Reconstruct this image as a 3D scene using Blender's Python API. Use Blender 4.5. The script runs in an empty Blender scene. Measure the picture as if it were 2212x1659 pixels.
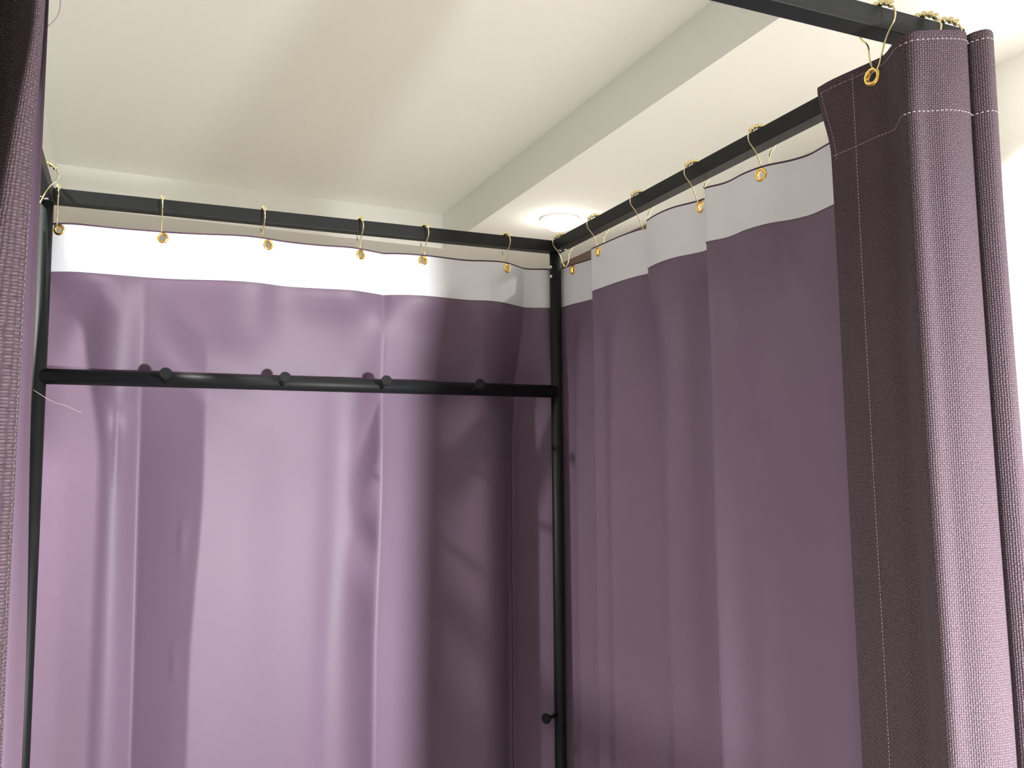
import bpy, bmesh, math, random
import numpy as np
from mathutils import Vector, Matrix, noise
random.seed(7)
PI = math.pi
S = bpy.context.scene
C = S.collection
H = 2.0            # height of the rail centre line above the floor; booth coordinates below are relative to it

# ------------------------------------------------------------------ camera
cam_d = bpy.data.cameras.new('camera')
cam = bpy.data.objects.new('camera', cam_d); C.objects.link(cam)
cam_d.sensor_fit = 'HORIZONTAL'; cam_d.sensor_width = 36.0
cam_d.lens = 1889.218 * 36.0 / 2212.0
cam_d.clip_start = 0.02
yaw, pit, rol = math.radians(23.2896), math.radians(5.29345), math.radians(-0.3724)
F = Vector((math.sin(yaw)*math.cos(pit), math.cos(yaw)*math.cos(pit), math.sin(pit)))
R0 = Vector((math.cos(yaw), -math.sin(yaw), 0)); U0 = R0.cross(F)
R = R0*math.cos(rol) + U0*math.sin(rol); U = -R0*math.sin(rol) + U0*math.cos(rol)
M = Matrix((R, U, -F)).transposed().to_4x4()
M.translation = Vector((0.15788, -1.71001, H - 0.47935))
cam.matrix_world = M
S.camera = cam

# ------------------------------------------------------------------ world, exposure, lights
W = bpy.data.worlds.new('world'); S.world = W; W.use_nodes = True
W.node_tree.nodes['Background'].inputs[0].default_value = (1.0, 0.97, 0.93, 1)
W.node_tree.nodes['Background'].inputs[1].default_value = 0.15
S.view_settings.view_transform = 'Standard'
S.view_settings.look = 'None'
S.view_settings.exposure = 0.0
S.view_settings.gamma = 1.0
S.view_settings.use_curve_mapping = False
CEIL = H + 0.70
DOWNLIGHTS = [(2.00, 1.98), (2.185, -0.32), (2.27, -2.64), (-0.66, 2.02), (-0.62, -0.25), (-0.56, -2.60)]
DL_POWER = [36.0, 46.0, 84.0, 6.0, 46.0, 44.0]
def lamp(name, kind, loc, power, size, col=(1, 0.975, 0.925), aim=None, spread=None):
    d = bpy.data.lights.new(name, kind); d.energy = power; d.color = col
    if kind == 'AREA':
        d.shape = 'DISK'; d.size = size
        if spread: d.spread = spread
    else:
        d.shadow_soft_size = size
    o = bpy.data.objects.new(name, d); C.objects.link(o); o.location = loc
    if aim is not None:
        o.rotation_euler = (Vector(aim) - Vector(loc)).to_track_quat('-Z', 'Y').to_euler()
    return o
for (x, y), pw in zip(DOWNLIGHTS, DL_POWER):
    lamp('downlight_beam', 'AREA', (x, y, CEIL - 0.070), pw, 0.10, aim=(x, y, 0), spread=math.radians(128))
    lamp('downlight_glow', 'POINT', (x, y, CEIL - 0.11), pw*0.035, 0.05)
# shop lamp standing behind the photographer, at about chest height
lamp('shop_lamp', 'AREA', (1.02, -2.15, H - 0.66), 28.5, 0.09, col=(1, 0.985, 0.99), aim=(0.50, 0.0, H - 0.88), spread=math.radians(104))

# ------------------------------------------------------------------ material helpers
def mat(name, col, rough=0.6, metal=0.0, spec=0.5):
    m = bpy.data.materials.new(name); m.use_nodes = True
    b = m.node_tree.nodes['Principled BSDF']
    b.inputs['Base Color'].default_value = (*col, 1)
    b.inputs['Roughness'].default_value = rough
    b.inputs['Metallic'].default_value = metal
    b.inputs['Specular IOR Level'].default_value = spec
    return m, m.node_tree.nodes, m.node_tree.links, b
def mixcol(nt, links, fac, a, b):
    n = nt.new('ShaderNodeMix'); n.data_type = 'RGBA'
    n.inputs['A'].default_value = (*a, 1); n.inputs['B'].default_value = (*b, 1)
    links.new(fac, n.inputs['Factor']); return n.outputs['Result']
def noise_paint(name, col, rough, scale, amt, bump, spec=0.5):
    m, nt, lk, b = mat(name, col, rough)
    tc = nt.new('ShaderNodeTexCoord'); nz = nt.new('ShaderNodeTexNoise')
    nz.inputs['Scale'].default_value = scale; nz.inputs['Detail'].default_value = 5
    lk.new(tc.outputs['Object'], nz.inputs['Vector'])
    lk.new(mixcol(nt, lk, nz.outputs['Fac'], tuple(c*(1-amt) for c in col), tuple(min(1, c*(1+amt)) for c in col)), b.inputs['Base Color'])
    b.inputs['Specular IOR Level'].default_value = spec
    bp = nt.new('ShaderNodeBump'); bp.inputs['Strength'].default_value = bump; bp.inputs['Distance'].default_value = 0.002
    lk.new(nz.outputs['Fac'], bp.inputs['Height']); lk.new(bp.outputs['Normal'], b.inputs['Normal'])
    return m
M_ceil = noise_paint('ceiling_paint', (0.79, 0.80, 0.765), 0.9, 60, 0.015, 0.05)
M_wall = noise_paint('wall_paint', (0.76, 0.745, 0.715), 0.85, 50, 0.02, 0.05)
M_brown = noise_paint('brown_cladding', (0.16, 0.105, 0.08), 0.6, 25, 0.15, 0.05)
M_black = noise_paint('black_powder_coat', (0.0115, 0.013, 0.0138), 0.46, 900, 0.2, 0.12, 0.22)
M_white = noise_paint('white_tape', (0.74, 0.765, 0.815), 0.5, 30, 0.03, 0.1)
M_bind = noise_paint('purple_overlock', (0.075, 0.04, 0.07), 0.9, 900, 0.5, 0.3)
M_thread = noise_paint('pale_thread', (0.62, 0.55, 0.60), 0.8, 500, 0.1, 0.1)
M_loose = noise_paint('mauve_thread', (0.26, 0.20, 0.21), 0.9, 500, 0.1, 0.1)
M_gold, *_ = mat('gold_wire', (0.88, 0.78, 0.47), 0.2, 1.0)
M_brass, *_ = mat('brass_grommet', (0.86, 0.58, 0.18), 0.22, 1.0)
M_chrome, *_ = mat('chrome_screw', (0.8, 0.8, 0.8), 0.2, 1.0)
M_trim, *_ = mat('downlight_trim', (0.85, 0.84, 0.80), 0.4)
def emis(name, col, k):
    m, nt, lk, b = mat(name, col)
    b.inputs['Emission Color'].default_value = (*col, 1); b.inputs['Emission Strength'].default_value = k
    return m
M_glow = emis('downlight_glow', (1, 0.95, 0.86), 25)

def math_node(nt, lk, op, a, b=None):
    n = nt.new('ShaderNodeMath'); n.operation = op
    for i, v in enumerate((a, b)):
        if v is None: continue
        if isinstance(v, (int, float)): n.inputs[i].default_value = v
        else: lk.new(v, n.inputs[i])
    return n.outputs[0]
def lining_mat():
    m, nt, lk, b = mat('purple_satin_lining', (0.3, 0.2, 0.3), 0.5, 0, 0.35)
    uv = nt.new('ShaderNodeUVMap'); uv.uv_map = 'UVMap'
    nz = nt.new('ShaderNodeTexNoise'); nz.inputs['Scale'].default_value = 6; nz.inputs['Detail'].default_value = 3
    lk.new(uv.outputs[0], nz.inputs['Vector'])
    lk.new(mixcol(nt, lk, nz.outputs['Fac'], (0.152, 0.104, 0.157), (0.168, 0.116, 0.171)), b.inputs['Base Color'])
    fz = nt.new('ShaderNodeTexNoise'); fz.inputs['Scale'].default_value = 900; fz.inputs['Detail'].default_value = 2
    lk.new(uv.outputs[0], fz.inputs['Vector'])
    bp = nt.new('ShaderNodeBump'); bp.inputs['Strength'].default_value = 0.12; bp.inputs['Distance'].default_value = 0.0006
    lk.new(fz.outputs['Fac'], bp.inputs['Height']); lk.new(bp.outputs['Normal'], b.inputs['Normal'])
    b.inputs['Sheen Weight'].default_value = 0.06; b.inputs['Sheen Roughness'].default_value = 0.4
    b.inputs['Sheen Tint'].default_value = (0.8, 0.7, 0.85, 1)
    return m
M_lining = lining_mat()
def weave_mat():
    m, nt, lk, b = mat('purple_basket_weave', (0.15, 0.09, 0.13), 0.75, 0, 0.3)
    uv = nt.new('ShaderNodeUVMap'); uv.uv_map = 'UVMap'
    wob = nt.new('ShaderNodeTexNoise'); wob.inputs['Scale'].default_value = 120
    lk.new(uv.outputs[0], wob.inputs['Vector'])
    sx = nt.new('ShaderNodeSeparateXYZ'); lk.new(uv.outputs[0], sx.inputs[0])
    k = 2*PI/0.0042
    wj = math_node(nt, lk, 'MULTIPLY', wob.outputs['Fac'], 2.0)
    su = math_node(nt, lk, 'SINE', math_node(nt, lk, 'ADD', math_node(nt, lk, 'MULTIPLY', sx.outputs[0], k), wj))
    sv = math_node(nt, lk, 'SINE', math_node(nt, lk, 'ADD', math_node(nt, lk, 'MULTIPLY', sx.outputs[1], k*0.9), wj))
    chk = math_node(nt, lk, 'MULTIPLY', su, sv)                       # over/under pattern -1..1
    au = math_node(nt, lk, 'ABSOLUTE', su); av = math_node(nt, lk, 'ABSOLUTE', sv)
    hgt = math_node(nt, lk, 'ADD', math_node(nt, lk, 'MULTIPLY', chk, 0.35), math_node(nt, lk, 'MULTIPLY', math_node(nt, lk, 'MULTIPLY', au, av), 0.9))
    sp = nt.new('ShaderNodeTexNoise'); sp.inputs['Scale'].default_value = 420; sp.inputs['Detail'].default_value = 3
    lk.new(uv.outputs[0], sp.inputs['Vector'])
    fac = math_node(nt, lk, 'MULTIPLY', math_node(nt, lk, 'ADD', hgt, 0.35), math_node(nt, lk, 'MULTIPLY', sp.outputs['Fac'], 1.5))
    lk.new(mixcol(nt, lk, fac, (0.012, 0.0076, 0.0102), (0.128, 0.086, 0.110)), b.inputs['Base Color'])
    bp = nt.new('ShaderNodeBump'); bp.inputs['Strength'].default_value = 0.8; bp.inputs['Distance'].default_value = 0.0012
    lk.new(hgt, bp.inputs['Height']); lk.new(bp.outputs['Normal'], b.inputs['Normal'])
    b.inputs['Sheen Weight'].default_value = 0.05; b.inputs['Sheen Roughness'].default_value = 0.5
    return m
M_weave = weave_mat()
def floor_mat():
    m, nt, lk, b = mat('floor_boards', (0.5, 0.4, 0.3), 0.4)
    tc = nt.new('ShaderNodeTexCoord'); br = nt.new('ShaderNodeTexBrick')
    lk.new(tc.outputs['Object'], br.inputs['Vector'])
    br.inputs['Color1'].default_value = (0.54, 0.50, 0.44, 1); br.inputs['Color2'].default_value = (0.49, 0.45, 0.395, 1)
    br.inputs['Mortar'].default_value = (0.3, 0.24, 0.18, 1)
    br.inputs['Scale'].default_value = 1.0; br.inputs['Brick Width'].default_value = 1.2; br.inputs['Row Height'].default_value = 0.18
    br.inputs['Mortar Size'].default_value = 0.003
    lk.new(br.outputs['Color'], b.inputs['Base Color'])
    return m
M_floor = floor_mat()

# ------------------------------------------------------------------ mesh helpers
def obj_from(name, verts, faces, m, parent=None, smooth=True, uvs=None):
    me = bpy.data.meshes.new(name)
    me.from_pydata([tuple(v) for v in verts], [], [tuple(f) for f in faces])
    if uvs is not None:
        ul = me.uv_layers.new(name='UVMap')
        li = np.empty(len(me.loops), dtype=np.int32); me.loops.foreach_get('vertex_index', li)
        ul.data.foreach_set('uv', np.asarray(uvs, dtype=np.float32)[li].ravel())
    if smooth: me.polygons.foreach_set('use_smooth', [True]*len(me.polygons))
    me.materials.append(m); me.update()
    o = bpy.data.objects.new(name, me); C.objects.link(o)
    if parent: o.parent = parent
    return o
def obj_bm(name, bm, m, parent=None, smooth=False, bevel=0):
    if bevel:
        bmesh.ops.bevel(bm, geom=list(bm.edges), offset=bevel, segments=2, affect='EDGES', profile=0.5)
    bmesh.ops.recalc_face_normals(bm, faces=list(bm.faces))
    me = bpy.data.meshes.new(name); bm.to_mesh(me); bm.free()
    if smooth: me.polygons.foreach_set('use_smooth', [True]*len(me.polygons))
    me.materials.append(m)
    o = bpy.data.objects.new(name, me); C.objects.link(o)
    if parent: o.parent = parent
    return o
def box_bm(x0, x1, y0, y1, z0, z1, bm=None):
    bm = bm or bmesh.new()
    v = [bm.verts.new((x, y, z)) for z in (z0, z1) for (x, y) in ((x0, y0), (x1, y0), (x1, y1), (x0, y1))]
    for f in ((0, 3, 2, 1), (4, 5, 6, 7), (0, 1, 5, 4), (1, 2, 6, 5), (2, 3, 7, 6), (3, 0, 4, 7)):
        bm.faces.new([v[i] for i in f])
    return bm
def tube(name, pts, rad, m, parent=None, n=10, closed=False, caps=True):
    pts = [Vector(p) for p in pts]; N = len(pts)
    rads = rad if isinstance(rad, (list, tuple)) else [rad]*N
    verts, faces = [], []
    prev = None
    for i, p in enumerate(pts):
        a = pts[(i-1) % N] if (closed or i > 0) else p
        b = pts[(i+1) % N] if (closed or i < N-1) else p
        t = (b-a).normalized()
        ref = prev if prev is not None else (Vector((0, 0, 1)) if abs(t.z) < 0.9 else Vector((0, 1, 0)))
        s = (ref - t*ref.dot(t)).normalized(); prev = s; q = t.cross(s)
        for k in range(n):
            an = 2*PI*k/n
            verts.append(p + (s*math.cos(an) + q*math.sin(an))*rads[i])
    L = N if closed else N-1
    for i in range(L):
        j = (i+1) % N
        for k in range(n):
            k2 = (k+1) % n
            faces.append((i*n+k, i*n+k2, j*n+k2, j*n+k))
    if caps and not closed:
        faces.append(tuple(range(n-1, -1, -1))); faces.append(tuple((N-1)*n+k for k in range(n)))
    o = obj_from(name, verts, faces, m, parent)
    if caps and not closed:
        o.data.polygons[-1].use_smooth = False; o.data.polygons[-2].use_smooth = False
    return o
def lathe(name, prof, m, parent=None, n=40, mtx=None, closed=False):
    """prof: list of (r, h) around local Z; mtx places it"""
    verts, faces = [], []
    for (r, h) in prof:
        for k in range(n):
            a = 2*PI*k/n
            v = Vector((r*math.cos(a), r*math.sin(a), h))
            verts.append(mtx @ v if mtx else v)
    P = len(prof)
    for i in range(P if closed else P-1):
        j = (i+1) % P
        for k in range(n):
            k2 = (k+1) % n
            faces.append((i*n+k, i*n+k2, j*n+k2, j*n+k))
    if not closed:
        if prof[0][0] > 1e-6: faces.append(tuple(range(n-1, -1, -1)))
        if prof[-1][0] > 1e-6: faces.append(tuple((P-1)*n+k for k in range(n)))
    return obj_from(name, verts, faces, m, parent)
def frame_mtx(pos, zdir):
    q = Vector(zdir).normalized().to_track_quat('Z', 'Y')
    m = q.to_matrix().to_4x4(); m.translation = Vector(pos); return m
def tag(o, label=None, cat=None, group=None, kind=None):
    if label: o['label'] = label
    if cat: o['category'] = cat
    if group: o['group'] = group
    if kind: o['kind'] = kind
    return o
def thing(name, label, cat, loc=(0, 0, 0), rz=0, group=None):
    o = bpy.data.objects.new(name, None); C.objects.link(o); o.empty_display_size = 0.05
    o.location = loc; o.rotation_euler = (0, 0, rz)
    return tag(o, label, cat, group)
def copy_tree(root):
    r = root.copy(); C.objects.link(r)
    for ch in list(root.children):
        c = ch.copy(); C.objects.link(c); c.parent = r
        for g in ch.children:
            d = g.copy(); C.objects.link(d); d.parent = c
    return r
def smooth_curve(pts, sub=8, closed=False):
    pts = [np.array(p, float) for p in pts]; N = len(pts); out = []
    for i in range(N if closed else N-1):
        p1, p2 = pts[i], pts[(i+1) % N]
        p0 = pts[(i-1) % N] if (closed or i > 0) else 2*p1-p2
        p3 = pts[(i+2) % N] if (closed or i < N-2) else 2*p2-p1
        for k in range(sub):
            t = k/sub
            out.append(0.5*((2*p1)+(-p0+p2)*t+(2*p0-5*p1+4*p2-p3)*t*t+(-p0+3*p1-3*p2+p3)*t**3))
    if not closed: out.append(pts[-1])
    return out

# ------------------------------------------------------------------ the setting
tag(obj_bm('floor', box_bm(-2.6, 3.2, -5.2, 6.2, -0.1, 0.0), M_floor), kind='structure')
def ceiling():
    hi = H + 0.89; lo = CEIL
    hole = [(-0.205, 2.633), (1.667, 2.743), (1.735, -3.4), (-0.15, -3.5)]
    outer = [(-2.6, 6.2), (3.2, 6.2), (3.2, -5.2), (-2.6, -5.2)]
    bm = bmesh.new()
    ho = [bm.verts.new((x, y, lo)) for x, y in hole]; hu = [bm.verts.new((x, y, hi)) for x, y in hole]
    ou = [bm.verts.new((x, y, lo)) for x, y in outer]; ot = [bm.verts.new((x, y, hi+0.1)) for x, y in outer]
    for i in range(4):
        j = (i+1) % 4
        bm.faces.new((ho[i], ho[j], ou[j], ou[i])); bm.faces.new((ho[i], ho[j], hu[j], hu[i]))
        bm.faces.new((ou[i], ou[j], ot[j], ot[i]))
    bm.faces.new(hu); bm.faces.new(ot)
    return obj_bm('ceiling', bm, M_ceil)
tag(ceiling(), kind='structure')
def quad_wall(name, a, b, th, m, z0=0.0, z1=CEIL):
    a = Vector((*a, 0)); b = Vector((*b, 0)); d = (b-a).normalized(); nrm = Vector((d.y, -d.x, 0))*th
    bm = bmesh.new()
    v = [bm.verts.new((p.x, p.y, z)) for z in (z0, z1) for p in (a, b, b+nrm, a+nrm)]
    for f in ((0, 3, 2, 1), (4, 5, 6, 7), (0, 1, 5, 4), (1, 2, 6, 5), (2, 3, 7, 6), (3, 0, 4, 7)):
        bm.faces.new([v[i] for i in f])
    return tag(obj_bm(name, bm, m), kind='structure')
quad_wall('wall_right', (2.40, 6.1), (2.57, -5.1), -0.1, M_wall)
quad_wall('wall_back', (-2.5, 6.0), (2.4, 6.0), -0.1, M_wall)
quad_wall('wall_left', (-2.3, -5.1), (-2.45, 6.0), -0.1, M_wall)
quad_wall('wall_front', (2.55, -5.0), (-2.3, -5.0), -0.1, M_wall)
quad_wall('trim_1', (2.435, 3.2), (2.452, 1.88), 0.012, M_brown)

# ------------------------------------------------------------------ booth frame
D = 1.0253; B = 0.0125
booth = thing('fitting_booth_frame', 'black metal fitting booth frame with square top rails, round posts and a peg bar', 'frame', (0.5, -D/2, 0))
inv = Matrix.Translation((-0.5, D/2, 0))
def local(o): o.data.transform(inv); o.parent = booth; return o
def rail(name, *b): return local(obj_bm(name, box_bm(*b), M_black, bevel=0.0012))
rail('top_rail', -B, 1+B, -D-B, -D+B, H-B, H+B)
rail('top_rail', -B, 1+B, -B, B, H-B, H+B)
rail('top_rail', -B, B, -D+B+0.0005, -B-0.0005, H-B, H+B)
rail('top_rail', 1-B, 1+B, -D+B+0.0005, -B-0.0005, H-B, H+B)
for (x, y) in ((0, 0), (1, 0), (0, -D), (1, -D)):
    p = local(tube('post', [(x, y, 0.0), (x, y, H-B-0.0002)], 0.0125, M_black, n=28))
PB = H - 0.3205
local(tube('peg_bar', [(0.004, -0.0015, PB), (0.996, -0.0015, PB)], 0.0138, M_black, n=28))
def peg(base, direc, L):
    mt = frame_mtx(base, direc)
    st = local(lathe('coat_peg', [(0.0044, 0.0), (0.0040, L-0.006)], M_black, n=20, mtx=mt))
    hd = lathe('peg_cap', [(0.0005, L-0.0065), (0.0095, L-0.0065), (0.0106, L-0.0055), (0.0106, L-0.0012), (0.0098, L), (0.0004, L)], M_black, n=36, mtx=mt)
    hd.data.transform(inv); hd.parent = st
    for pl in hd.data.polygons: pl.use_smooth = False
    return st
for x in (0.2036, 0.411, 0.605, 0.8005):
    peg((x, -0.010, PB-0.0030), (0, -0.044, 0.0100), 0.0462)
peg((0.9885, -0.005, H-1.0036), (-0.9, -0.40, 0.0), 0.036)
def screw(pos, n, r=0.0042):
    return local(lathe('screw', [(r, 0), (r*0.92, r*0.35), (r*0.6, r*0.62), (r*0.05, r*0.72)], M_chrome, n=20, mtx=frame_mtx(pos, n)))
screw((0.9882, -0.0035, H-0.0455), (-1, -0.25, 0)); screw((0.9882, -0.0035, H-0.0665), (-1, -0.25, 0))
screw((0.9965, -0.029, H-B), (0, 0, -1), 0.004); screw((1.004, -0.041, H-B), (0, 0, -1), 0.004)
screw((0.003, -0.030, H-B), (0, 0, -1), 0.0045); screw((-0.005, -0.040, H-B), (0, 0, -1), 0.004)

# ------------------------------------------------------------------ curtains
class Cloth:
    """Hanging cloth: plan curves given at several heights, blended smoothly in between."""
    def __init__(self, levels, crease=(), step=0.0024, wrinkle=None, soft=0.0):
        self.z = np.array([z for z, _ in levels]); P = np.array([p for _, p in levels], float)   # L x K x 2
        L, K, _ = P.shape
        mid = P[min(1, L-1)]
        seg = np.hypot(*np.diff(mid, axis=0).T); cum = np.concatenate([[0], np.cumsum(seg)])
        n = int(cum[-1]/step)+2
        a = np.linspace(0, cum[-1], n)
        i = np.clip(np.searchsorted(cum, a, side='right')-1, 0, K-2); t = (a-cum[i])/seg[i]
        h = seg
        tab = np.zeros((L, n, 2))
        for l in range(L):
            p = P[l]; d = (p[1:]-p[:-1])/h[:, None]
            mr = np.zeros((K, 2)); ml = np.zeros((K, 2))
            for k in range(K):
                if k == 0: mr[k] = ml[k] = d[0]
                elif k == K-1: mr[k] = ml[k] = d[-1]
                elif k in crease: ml[k] = d[k-1]; mr[k] = d[k]
                else:
                    w = (d[k-1]*h[k]+d[k]*h[k-1])/(h[k]+h[k-1]); ml[k] = mr[k] = w
            hh = h[i][:, None]; tt = t[:, None]
            tab[l] = ((2*tt**3-3*tt**2+1)*p[i]+(tt**3-2*tt**2+tt)*hh*mr[i]+(-2*tt**3+3*tt**2)*p[i+1]+(tt**3-tt**2)*hh*ml[i+1])
        def blur(T, sig):
            k = int(3*sig/step)+1; w = np.exp(-0.5*(np.arange(-k, k+1)*step/sig)**2); w /= w.sum()
            o = np.empty_like(T)
            for l in range(L):
                for c in range(2):
                    e = T[l, :, c]; pad = np.concatenate([2*e[0]-e[k:0:-1], e, 2*e[-1]-e[-2:-k-2:-1]])
                    o[l, :, c] = np.convolve(pad, w, 'valid')
            return o
        if soft:
            big = blur(tab, soft); small = blur(tab, 0.003)
            mk = np.zeros(n)
            for c in crease: mk = np.maximum(mk, np.exp(-0.5*((a-cum[c])/0.016)**2))
            tab = big*(1-mk[None, :, None])+small*mk[None, :, None]
        self.tab = tab; self.n = n; self.a = a; self.wr = wrinkle
    def row(self, z):
        zs = self.z                         # descending
        if z >= zs[0]: return self.tab[0].copy()
        if z <= zs[-1]: return self.tab[-1].copy()
        k = int(np.searchsorted(-zs, -z, side='right'))-1; k = min(k, len(zs)-2)
        # monotone-ish cubic in z
        h = zs[k]-zs[k+1]; t = (zs[k]-z)/h
        p0, p1 = self.tab[k], self.tab[k+1]; d = p1-p0
        def slope(j):
            if j == 0 or j == len(zs)-1:
                return np.zeros_like(p0)
            ha = zs[j-1]-zs[j]; hb = zs[j]-zs[j+1]
            da = (self.tab[j]-self.tab[j-1])/ha; db = (self.tab[j+1]-self.tab[j])/hb
            s = np.where(da*db > 0, 2*da*db/np.where(np.abs(da+db) < 1e-9, 1, da+db), 0)
            return s
        m0, m1 = slope(k)*h, slope(k+1)*h
        return (2*t**3-3*t**2+1)*p0+(t**3-2*t**2+t)*m0+(-2*t**3+3*t**2)*p1+(t**3-t**2)*m1
    def rown(self, z):
        p = self.row(z); g = np.gradient(p, axis=0); g /= np.hypot(g[:, 0], g[:, 1])[:, None]+1e-12
        nn = np.stack([g[:, 1], -g[:, 0]], 1)
        if self.wr: p = p+nn*self.wr(self.a, z)[:, None]
        return p, nn
    def grid(self, name, zrows, off, m, parent, holes=(), c0=0, c1=None, ztop=None, hole_r=0.0076):
        """zrows descending heights relative to the rail; off = offset along N; holes = list of (arc, z)"""
        c1 = self.n if c1 is None else c1
        verts, uvs = [], []
        for z in zrows:
            p, nn = self.rown(z); q = (p+nn*off)[c0:c1]
            dz = np.zeros(c1-c0) if ztop is None else ztop(self.a[c0:c1], z)
            for k in range(c1-c0):
                verts.append((q[k, 0], q[k, 1], H+z+dz[k])); uvs.append((self.a[c0+k], z))
        nc = c1-c0; faces = []
        A = self.a[c0:c1]
        for r in range(len(zrows)-1):
            zc = 0.5*(zrows[r]+zrows[r+1])
            hs = [(s, hz) for (s, hz) in holes if abs(hz-zc) < hole_r+0.003]
            for k in range(nc-1):
                if hs:
                    sc = 0.5*(A[k]+A[k+1])
                    if any((sc-s)**2+(zc-hz)**2 < hole_r**2 for s, hz in hs): continue
                faces.append((r*nc+k, (r+1)*nc+k, (r+1)*nc+k+1, r*nc+k+1))
        return obj_from(name, verts, faces, m, parent, True, uvs)
    def at(self, s, z, off=0.0):
        p, nn = self.rown(z); f = np.interp(s, self.a, np.arange(self.n))
        i = int(min(f, self.n-2)); t = f-i
        q = p[i]*(1-t)+p[i+1]*t; n_ = nn[i]*(1-t)+nn[i+1]*t; n_ /= np.hypot(*n_)
        return Vector((q[0]+n_[0]*off, q[1]+n_[1]*off, H+z)), Vector((n_[0], n_[1], 0))
    def arc_of(self, x, y, z):
        p = self.row(z); return self.a[int(np.argmin((p[:, 0]-x)**2+(p[:, 1]-y)**2))]

def zrows(top, bot=-1.95):
    z = [top]; 
    while z[-1] > -0.072: z.append(z[-1]-0.0021)
    while z[-1] > -0.15: z.append(z[-1]-0.008)
    while z[-1] > -0.9: z.append(z[-1]-0.022)
    while z[-1] > bot: z.append(z[-1]-0.06)
    z[-1] = bot
    return z
def stitches(name, cloth, path, off, parent, pitch=0.0042, dash=0.0027, r=0.00034, m=None):
    """path: list of (arc, z) points; thread dashes lying on the cloth"""
    verts, faces = [], []
    tot = []
    for (s0, z0), (s1, z1) in zip(path[:-1], path[1:]):
        Ls = math.hypot(s1-s0, z1-z0); n = max(1, int(Ls/pitch))
        for k in range(n):
            f0 = k/n; f1 = f0+dash/pitch/n
            ends = []
            for f in (f0, 0.5*(f0+f1), f1):
                p, nn = cloth.at(s0+(s1-s0)*f, z0+(z1-z0)*f, off); ends.append((p, nn))
            b0 = len(verts)
            t = (ends[2][0]-ends[0][0]).normalized()
            for e, (p, nn) in enumerate(ends):
                q = t.cross(nn).normalized()
                lift = 0.00025 if e == 1 else 0.0
                for (cu, cv) in ((-1, -0.4), (0, 1.0), (1, -0.4)):
                    verts.append(p+q*cu*r+nn*(cv*r+lift))
            for e in range(2):
                for c in range(3):
                    c2 = (c+1) % 3
                    faces.append((b0+e*3+c, b0+e*3+c2, b0+(e+1)*3+c2, b0+(e+1)*3+c))
            faces.append((b0, b0+2, b0+1)); faces.append((b0+6, b0+7, b0+8))
    return obj_from(name, verts, faces, m or M_thread, parent)
GR_PROF = [(0.0060, -0.0022), (0.0066, -0.0031), (0.0082, -0.0036), (0.0097, -0.0028), (0.0107, -0.0012), (0.0107, 0.0012),
           (0.0097, 0.0028), (0.0082, 0.0036), (0.0066, 0.0031), (0.0060, 0.0022)]
def grommets(cloth, holes, parent):
    for (s, z) in holes:
        p, nn = cloth.at(s, z); lathe('grommet', GR_PROF, M_brass, parent, n=36, mtx=frame_mtx(p, nn), closed=True)
def make_curtain(name, label, cloth, out, holes, top=-0.047, band=-0.133, toplift=None):
    """out = +1 when the woven side lies along +N"""
    root = thing(name, label, 'curtain', (0, 0, 0))
    zr = zrows(top)
    cloth.grid('woven_face', zr, out*0.0011, M_weave, root, holes, ztop=toplift)
    cloth.grid('lining', zr, -out*0.0011, M_lining, root, holes, ztop=toplift)
    zb = [z for z in zr if z > band-0.004]; zb[-1] = band; zb[0] = top-0.0012
    cloth.grid('heading_tape', zb, -out*0.0021, M_white, root, holes, ztop=toplift)
    # overlocked top edge: a thin thread bead along the top
    pts = []
    p0, nn0 = cloth.rown(top); dz = np.zeros(cloth.n) if toplift is None else toplift(cloth.a, top)
    for k in range(0, cloth.n, 2):
        pts.append((p0[k, 0]-nn0[k, 0]*out*0.0008, p0[k, 1]-nn0[k, 1]*out*0.0008, H+top+dz[k]+0.0004))
    tube('edge_binding', pts, 0.0017, M_bind, root, n=6)
    grommets(cloth, holes, root)
    return root
def set_base(root, x, y):
    root.location = (x, y, 0)
    for c in root.children: c.data.transform(Matrix.Translation((-x, -y, 0)))

def nzw(amp, seed, sx=5.0, sz=1.2, top=-0.14):
    def f(a, z):
        k = min(1.0, max(0.0, (top-z)/0.25))
        if k == 0: return np.zeros_like(a)
        return np.array([noise.noise((s*sx+seed, z*sz, seed)) + 0.35*noise.noise((s*sx*2.7+seed, z*sz*2.5, seed+4)) for s in a])*amp*k
    return f

def grooves(base, items):
    def f(a, z):
        d = base(a, z)
        for (s0, z0, s1, z1, w, am) in items:
            if z > max(z0, z1)+3*w or z < min(z0, z1)-3*w: continue
            L2 = (s1-s0)**2+(z1-z0)**2
            t = np.clip(((a-s0)*(s1-s0)+(z-z0)*(z1-z0))/max(L2, 1e-9), 0, 1)
            dd = (a-s0-t*(s1-s0))**2+(z-z0-t*(z1-z0))**2
            d = d+am*np.exp(-0.5*dd/(w*w))*np.clip(1-t*0.75, 0, 1)
        return d
    return f
wr_b = grooves(nzw(0.0030, 3.1), [(0.172, -0.392, 0.150, -0.340, 0.007, -0.0045), (0.172, -0.392, 0.212, -0.345, 0.008, -0.0045), (0.173, -0.388, 0.174, -0.52, 0.0035, 0.0030),
                                  (0.290, -0.835, 0.33, -0.80, 0.006, 0.003), (0.40, -0.40, 0.55, -0.46, 0.012, -0.0015), (0.63, -0.60, 0.66, -0.66, 0.014, -0.004), (0.29, -0.60, 0.292, -0.64, 0.005, 0.003)])
wr_r = grooves(nzw(0.0022, 9.7, 7.0), [(0.377, -0.495, 0.385, -0.51, 0.010, -0.004), (0.775, -0.44, 0.785, -0.47, 0.010, -0.005), (0.80, -0.36, 0.79, -0.44, 0.008, 0.003)])
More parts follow.
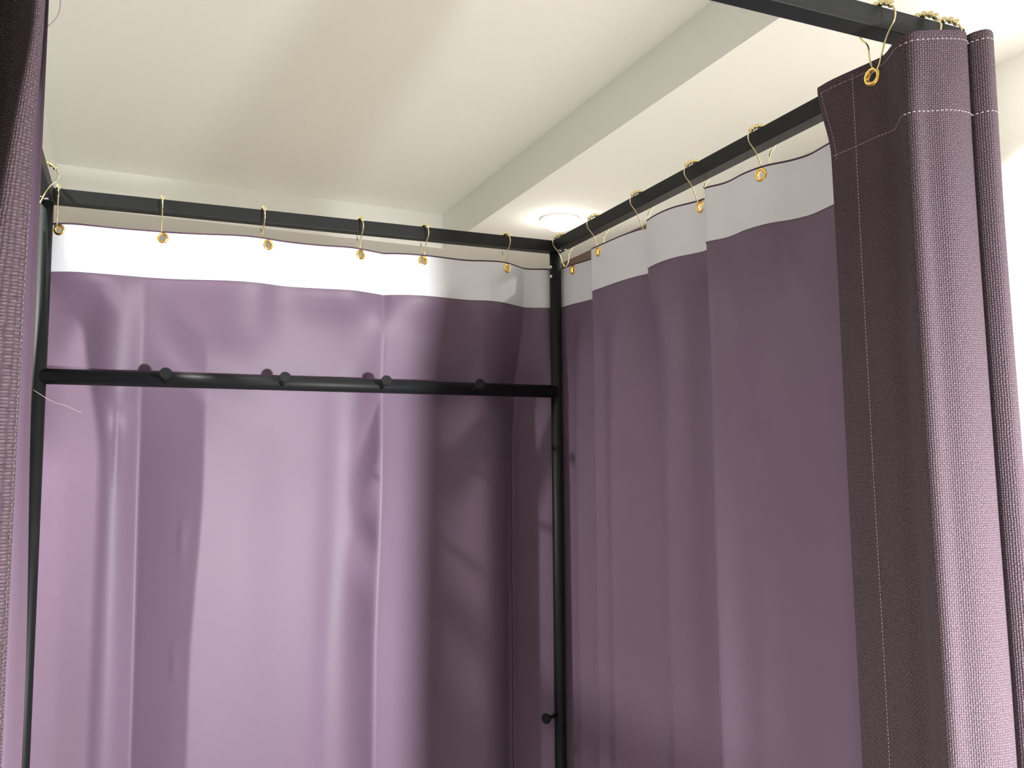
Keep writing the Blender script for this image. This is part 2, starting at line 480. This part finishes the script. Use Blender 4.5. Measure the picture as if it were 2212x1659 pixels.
# --- back curtain (lining towards the viewer), path runs left to right
xb = [-0.040, 0.010, 0.034, 0.075, 0.113, 0.165, 0.215, 0.276, 0.318, 0.362, 0.40, 0.488, 0.545, 0.578, 0.613, 0.645, 0.690, 0.735, 0.795, 0.842, 0.874, 0.905, 0.934, 0.966, 0.986, 1.004]
yt = [0.022, 0.014, 0.000, 0.000, 0.002, -0.001, -0.004, -0.016, -0.027, -0.028, -0.016, -0.010, -0.016, -0.004, 0.010, -0.002, -0.007, -0.003, 0.003, -0.011, -0.012, 0.008, 0.029, 0.027, 0.012, 0.020]
yv = [0.046, 0.046, 0.042, 0.030, 0.008, 0.018, 0.016, 0.002, -0.006, -0.004, 0.008, 0.014, 0.012, 0.012, 0.008, 0.008, 0.010, 0.014, 0.012, 0.004, 0.012, 0.030, 0.046, 0.036, 0.022, 0.022]
yu = [0.022, 0.015, 0.003, -0.003, 0.000, 0.003, 0.000, -0.015, -0.024, -0.024, -0.010, -0.012, -0.018, -0.006, 0.010, -0.008, -0.016, -0.012, -0.004, -0.014, -0.004, 0.014, 0.031, 0.029, 0.014, 0.020]
ym = [0.080, 0.080, 0.074, 0.054, 0.024, 0.038, 0.032, 0.024, 0.026, 0.027, 0.028, 0.036, 0.040, 0.036, 0.022, 0.026, 0.034, 0.042, 0.040, 0.028, 0.034, 0.054, 0.080, 0.052, 0.034, 0.024]
yl = [0.128, 0.127, 0.118, 0.090, 0.048, 0.074, 0.048, 0.022, 0.028, 0.034, 0.040, 0.052, 0.062, 0.056, 0.020, 0.030, 0.040, 0.048, 0.042, 0.026, 0.030, 0.056, 0.100, 0.062, 0.036, 0.024]
xl = list(xb); xl[2] = 0.036; xl[3] = 0.064; xl[4] = 0.108
sh = lambda dx: [x+d for x, d in zip(xl, dx)]
z0 = [0.0]*26
d4 = [0.0]*26
for i, v in {5: 0.002, 6: -0.006, 7: -0.016, 8: -0.012, 12: -0.014, 13: -0.014, 14: -0.010, 15: -0.006, 16: -0.004}.items(): d4[i] = v
cb = Cloth([(-0.045, list(zip(xb, yt))), (-0.133, list(zip(xb, yu))), (-0.20, list(zip(xb, yv))), (-0.30, list(zip(xl, ym))), (-0.48, list(zip(xl, yl))),
            (-0.88, list(zip(sh(d4), yl))), (-1.95, list(zip(sh(d4), yl)))], crease=(5, 7, 14, 22), wrinkle=wr_b, soft=0.013)
hb = [(cb.arc_of(x, 0, -0.058), -0.058) for x in (0.0185, 0.1934, 0.3709, 0.558, 0.692, 0.8772)]
cur_b = make_curtain('booth_curtain', 'purple lined curtain hung across the back of the booth, behind the peg bar', cb, -1, hb)
set_base(cur_b, 0.5, 0.02)

# --- right curtain, path runs from the back corner to the front
pr_t = [(1.010, 0.052), (1.017, 0.004), (1.0185, -0.022), (1.0205, -0.040), (1.029, -0.082), (1.033, -0.128), (0.992, -0.184), (0.994, -0.236), (0.997, -0.300), (1.003, -0.340), (1.010, -0.374),
        (0.986, -0.402), (0.981, -0.442), (0.985, -0.492), (0.999, -0.526), (1.005, -0.549), (0.971, -0.597), (0.985, -0.626), (0.985, -0.682), (0.993, -0.718), (1.010, -0.745), (1.019, -0.772), (1.015, -0.812), (1.008, -0.870), (1.016, -0.930), (1.024, -0.985), (1.022, -1.03)]
pr_l = [(1.010, 0.052), (1.020, 0.006), (1.030, -0.018), (1.034, -0.036), (1.006, -0.076), (1.036, -0.150), (0.980, -0.205), (0.990, -0.236), (0.982, -0.282), (1.012, -0.335), (1.022, -0.385),
        (0.994, -0.425), (0.974, -0.465), (0.985, -0.505), (1.010, -0.535), (1.016, -0.556), (0.962, -0.610), (0.978, -0.640), (0.984, -0.690), (0.990, -0.722), (0.996, -0.750), (1.002, -0.778), (1.006, -0.815),
        (1.010, -0.870), (1.018, -0.930), (1.024, -0.985), (1.024, -1.03)]
pr_m = [(0.1*a[0]+0.9*b[0], 0.1*a[1]+0.9*b[1]) for a, b in zip(pr_t, pr_l)]
cr = Cloth([(-0.045, pr_t), (-0.133, pr_t), (-0.30, pr_m), (-0.55, pr_l), (-1.95, pr_l)],
           crease=(6, 11, 16), wrinkle=wr_r, soft=0.006)
hr = [(cr.arc_of(1.0, y, -0.058), -0.058) for y in (-0.0486, -0.2103, -0.3726, -0.541, -0.7059, -0.87)]
cur_r = make_curtain('booth_curtain', 'purple lined curtain hung along the right side of the booth, white band at its top', cr, -1, hr)
set_base(cur_r, 1.0, -0.5)

# --- left side curtain
pl_t = [(-0.020, -0.02), (-0.006, -0.06), (-0.012, -0.12), (0.004, -0.19), (-0.018, -0.27), (0.0, -0.36), (-0.016, -0.45), (0.004, -0.55), (-0.02, -0.64), (0.0, -0.74), (-0.018, -0.82), (-0.022, -0.92)]
pl_l = [(x-0.024, y) for x, y in pl_t]
cl = Cloth([(-0.045, pl_t), (-0.133, pl_t), (-0.4, pl_l), (-1.95, pl_l)])
hl = [(cl.arc_of(0.0, y, -0.058), -0.058) for y in (-0.14, -0.36)]
cur_l = make_curtain('booth_curtain', 'purple lined curtain along the left side of the booth, hidden behind the near curtain', cl, 1, hl)
set_base(cur_l, 0.0, -0.5)

# --- right front curtain, drawn back into a bundle, woven side towards the viewer
pf_t = [(0.8815, -0.943), (0.881, -0.966), (0.8845, -0.992), (0.888, -1.016), (0.8890, -1.034), (0.8800, -1.054), (0.8730, -1.070), (0.8745, -1.083), (0.887, -1.0925), (0.903, -1.1000), (0.9205, -1.1055),
        (0.9300, -1.1020), (0.9330, -1.085), (0.9330, -1.060), (0.9340, -1.050), (0.9370, -1.062), (0.9360, -1.090), (0.9345, -1.107), (0.9420, -1.118), (0.9530, -1.115), (0.9580, -1.095), (0.960, -1.065), (0.967, -1.050), (0.975, -1.062), (0.985, -1.085), (0.992, -1.07)]
pf_u = [(0.889, -0.953), (0.8895, -0.972), (0.890, -0.9885), (0.8888, -1.022), (0.8905, -1.043), (0.878, -1.062), (0.868, -1.077), (0.870, -1.086), (0.882, -1.092), (0.8955, -1.1010), (0.9145, -1.1055)] + pf_t[11:]
def flare(k, b):
    out = []
    for (x, y) in pf_u:
        out.append((x - (0.0 if y > -1.05 else 0.006*k), y + (-0.012*k if y < -1.05 else -0.006*k)))
    return out
pf_m = flare(0.6, 0); pf_l = flare(1.5, 0)
cf = Cloth([(-0.042, pf_t), (-0.127, pf_u), (-0.45, pf_m), (-0.85, pf_l), (-1.95, pf_l)], step=0.0020, wrinkle=nzw(0.0015, 17.3, 9.0))
hf = [(cf.arc_of(0.8905, -1.0187, -0.0585), -0.0585), (cf.arc_of(0.934, -1.052, -0.058), -0.058), (cf.arc_of(0.966, -1.052, -0.058), -0.058)]
cur_f = make_curtain('booth_curtain', 'mauve woven front curtain drawn back in a bundle at the right corner of the booth', cf, 1, hf, top=-0.042)
E1 = cf.a[-1]; EW = 0.0016
stitches('hem_stitching', cf, [(0.004, -0.127), (0.10, -0.127), (0.2, -0.127), (E1-0.01, -0.127)], EW, cur_f)
stitches('top_stitching', cf, [(0.004, -0.0505), (E1-0.01, -0.0505)], EW, cur_f, r=0.0003)
stitches('side_stitching', cf, [(0.0375, -0.046), (0.0375, -0.5), (0.0375, -1.0), (0.0375, -1.9)], EW, cur_f)
stitches('edge_stitching', cf, [(0.006, -0.049), (0.008, -0.134)], EW, cur_f, r=0.00028)
set_base(cur_f, 0.92, -1.05)

# --- left front curtain, seen very close at the left edge of the view
def pleft(xr, w):
    return [(xr-0.125, -1.075), (xr-0.098, -1.088), (xr-0.072, -1.066), (xr-0.048, -1.062), (xr-0.030, -1.000), (xr-0.012, -1.016), (xr, -1.0505), (0.5*(xr+w), -1.049), (w, -1.0425)]
lv = [(-0.045, .0895, .0905), (-0.16, .0885, .0897), (-0.25, .0830, .0868), (-0.41, .0748, .0846), (-0.63, .066, .0842), (-1.0, .058, .0836), (-1.95, .055, .0836)]
ck = Cloth([(z, pleft(a, b)) for z, a, b in lv], step=0.0022)
cur_k = thing('booth_curtain', 'mauve woven front curtain at the left edge of the view, nearest the camera', 'curtain', (0, 0, 0))
zk = zrows(-0.045)
ck.grid('woven_face', zk, 0.0011, M_weave, cur_k)
lin_lv = [(z, pleft(a, b)[:-1]+[(b, -1.0418), (0.0925 + (0.0040 if z < -0.5 else 0.0), -1.0468)]) for z, a, b in lv]
cki = Cloth(lin_lv, step=0.0022)
cki.grid('lining', zk, -0.0006, M_lining, cur_k)
hk = [(ck.arc_of(-0.0, -1.06, -0.058), -0.058)]
stitches('side_stitching', ck, [(ck.a[-1]-0.0030, -0.30), (ck.a[-1]-0.0030, -0.8), (ck.a[-1]-0.0030, -1.9)], 0.0016, cur_k, r=0.00024, m=M_loose)
def at_px(px, py, Y):
    d = F*1889.218 + R*(px-1106) + U*(829.5-py); o = M.translation
    return o + d*((Y-o.y)/d.y)
tube('loose_thread', [at_px(x, y, Y) for x, y, Y in smooth_curve([(72, 842, -1.040), (95, 857, -1.035), (115, 868, -1.030), (140, 876, -1.025), (176, 892, -1.02)], 4)], 0.00022, M_loose, cur_k, n=6)
tube('loose_thread', [at_px(x, y, Y) for x, y, Y in smooth_curve([(110, -40, -1.04), (128, -12, -1.04), (131, 10, -1.04), (126, 32, -1.04), (114, 48, -1.04), (104, 56, -1.041)], 4)], 0.0005, M_loose, cur_k, n=6)
set_base(cur_k, 0.03, -1.05)

# ------------------------------------------------------------------ curtain hooks
hook = thing('curtain_hook', 'x', 'curtain hook', (0, 0, H))
prof = [(0.0245, 0.0090), (0.0272, 0.0045), (0.0290, -0.0025), (0.0266, -0.0104), (0.0203, -0.0172), (0.0146, -0.0248), (0.0090, -0.0376), (0.0050, -0.0480), (0.0005, -0.0532),
        (-0.0050, -0.0480), (-0.0085, -0.0376), (-0.0095, -0.0248), (-0.0125, -0.0180), (-0.0185, -0.0105), (-0.0215, -0.0025), (-0.0195, 0.0060), (-0.0150, 0.0120), (-0.0075, 0.0165), (0.0, 0.0180), (0.0105, 0.0176), (0.0185, 0.0142)]
tube('wire', [(u, 0, z) for u, z in smooth_curve(prof, 5, closed=True)], 0.0011, M_gold, hook, n=10, closed=True)
for (u, z) in ((0.0238, 0.0098), (0.0180, 0.0146), (0.0108, 0.0175), (0.0036, 0.0182), (-0.0038, 0.0176), (-0.0106, 0.0150)):
    bm = bmesh.new(); bmesh.ops.create_uvsphere(bm, u_segments=18, v_segments=12, radius=0.0039)
    o = obj_bm('bead', bm, M_gold, hook, smooth=True); o.location = (u, 0, z)
    o.data.transform(Matrix.Translation((0, 0, 0)))
spots = []
bl = ['gold curtain hook on the back rail, right beside the left post', 'gold curtain hook on the back rail above the leftmost peg', 'gold curtain hook on the back rail just left of the second peg from the left',
      'gold curtain hook on the back rail just left of the third peg from the left', 'gold curtain hook on the back rail, second to the left from the corner post', 'gold curtain hook on the back rail nearest the right corner post']
for x, l, dr in zip((0.0185, 0.1905, 0.3705, 0.5600, 0.6950, 0.8785), bl, (0.1, 0.0, 0.05, 0.06, 0.1, 0.04)):
    spots.append(((x, 0, H), -PI/2+dr, l, 'hooks on the back rail'))
rl = ['gold curtain hook on the right rail, crossing the top of the corner post', 'second gold curtain hook on the right rail counting from the corner post',
      'third gold curtain hook on the right rail counting from the corner post', 'fourth gold curtain hook on the right rail from the corner post',
      'fifth gold curtain hook on the right rail, its round grommet facing the view', 'gold curtain hook on the right rail, only its beads peeking over the woven curtain']
for y, l, dr in zip((-0.0486, -0.204, -0.369, -0.5405, -0.704, -0.872), rl, (0.0, 0.0, 0.03, 0, 0, 0)):
    spots.append(((1.0, y, H), PI+dr, l, 'hooks on the right rail'))
for x, l, dr in zip((0.8870, 0.948, 0.978), ['gold curtain hook on the front rail holding the bright brass grommet of the drawn curtain', 'middle gold hook above the drawn front curtain, beads in a row along the rail', 'gold curtain hook at the right end of the front rail beside the corner'], (0.0, 0.25, 0.35)):
    spots.append(((x, -D, H), -PI/2+dr, l, 'hooks on the front rail'))
spots.append(((0.0, -0.135, H), 0.0, 'gold curtain hook on the left rail above the left post, partly behind the near curtain', None))
for i, (loc, rz, l, g) in enumerate(spots):
    o = hook if i == 0 else copy_tree(hook)
    o.location = loc; o.rotation_euler = (0, 0, rz); o['label'] = l
    if g: o['group'] = g

# ------------------------------------------------------------------ ceiling downlights
dl = thing('ceiling_downlight', 'x', 'ceiling light', (0, 0, CEIL))
lathe('trim_ring', [(0.079, -0.010), (0.083, -0.012), (0.093, -0.006), (0.097, 0.0), (0.079, 0.0)], M_trim, dl, n=48, closed=True)
lathe('diffuser', [(0.0005, -0.060), (0.028, -0.058), (0.054, -0.049), (0.071, -0.031), (0.0785, -0.004), (0.0005, -0.004)], M_glow, dl, n=48)
dlab = ['glowing round ceiling light seen right above the back corner post', 'round ceiling light at the top right corner above the drawn front curtain', 'round ceiling light behind the viewer on the right',
        'round ceiling light at the far left of the room', 'round ceiling light to the left of the booth', 'round ceiling light behind the viewer on the left']
for i, (x, y) in enumerate(DOWNLIGHTS):
    o = dl if i == 0 else copy_tree(dl)
    o.location = (x, y, CEIL); o['label'] = dlab[i]; o['group'] = 'round lights in the lowered ceiling border'
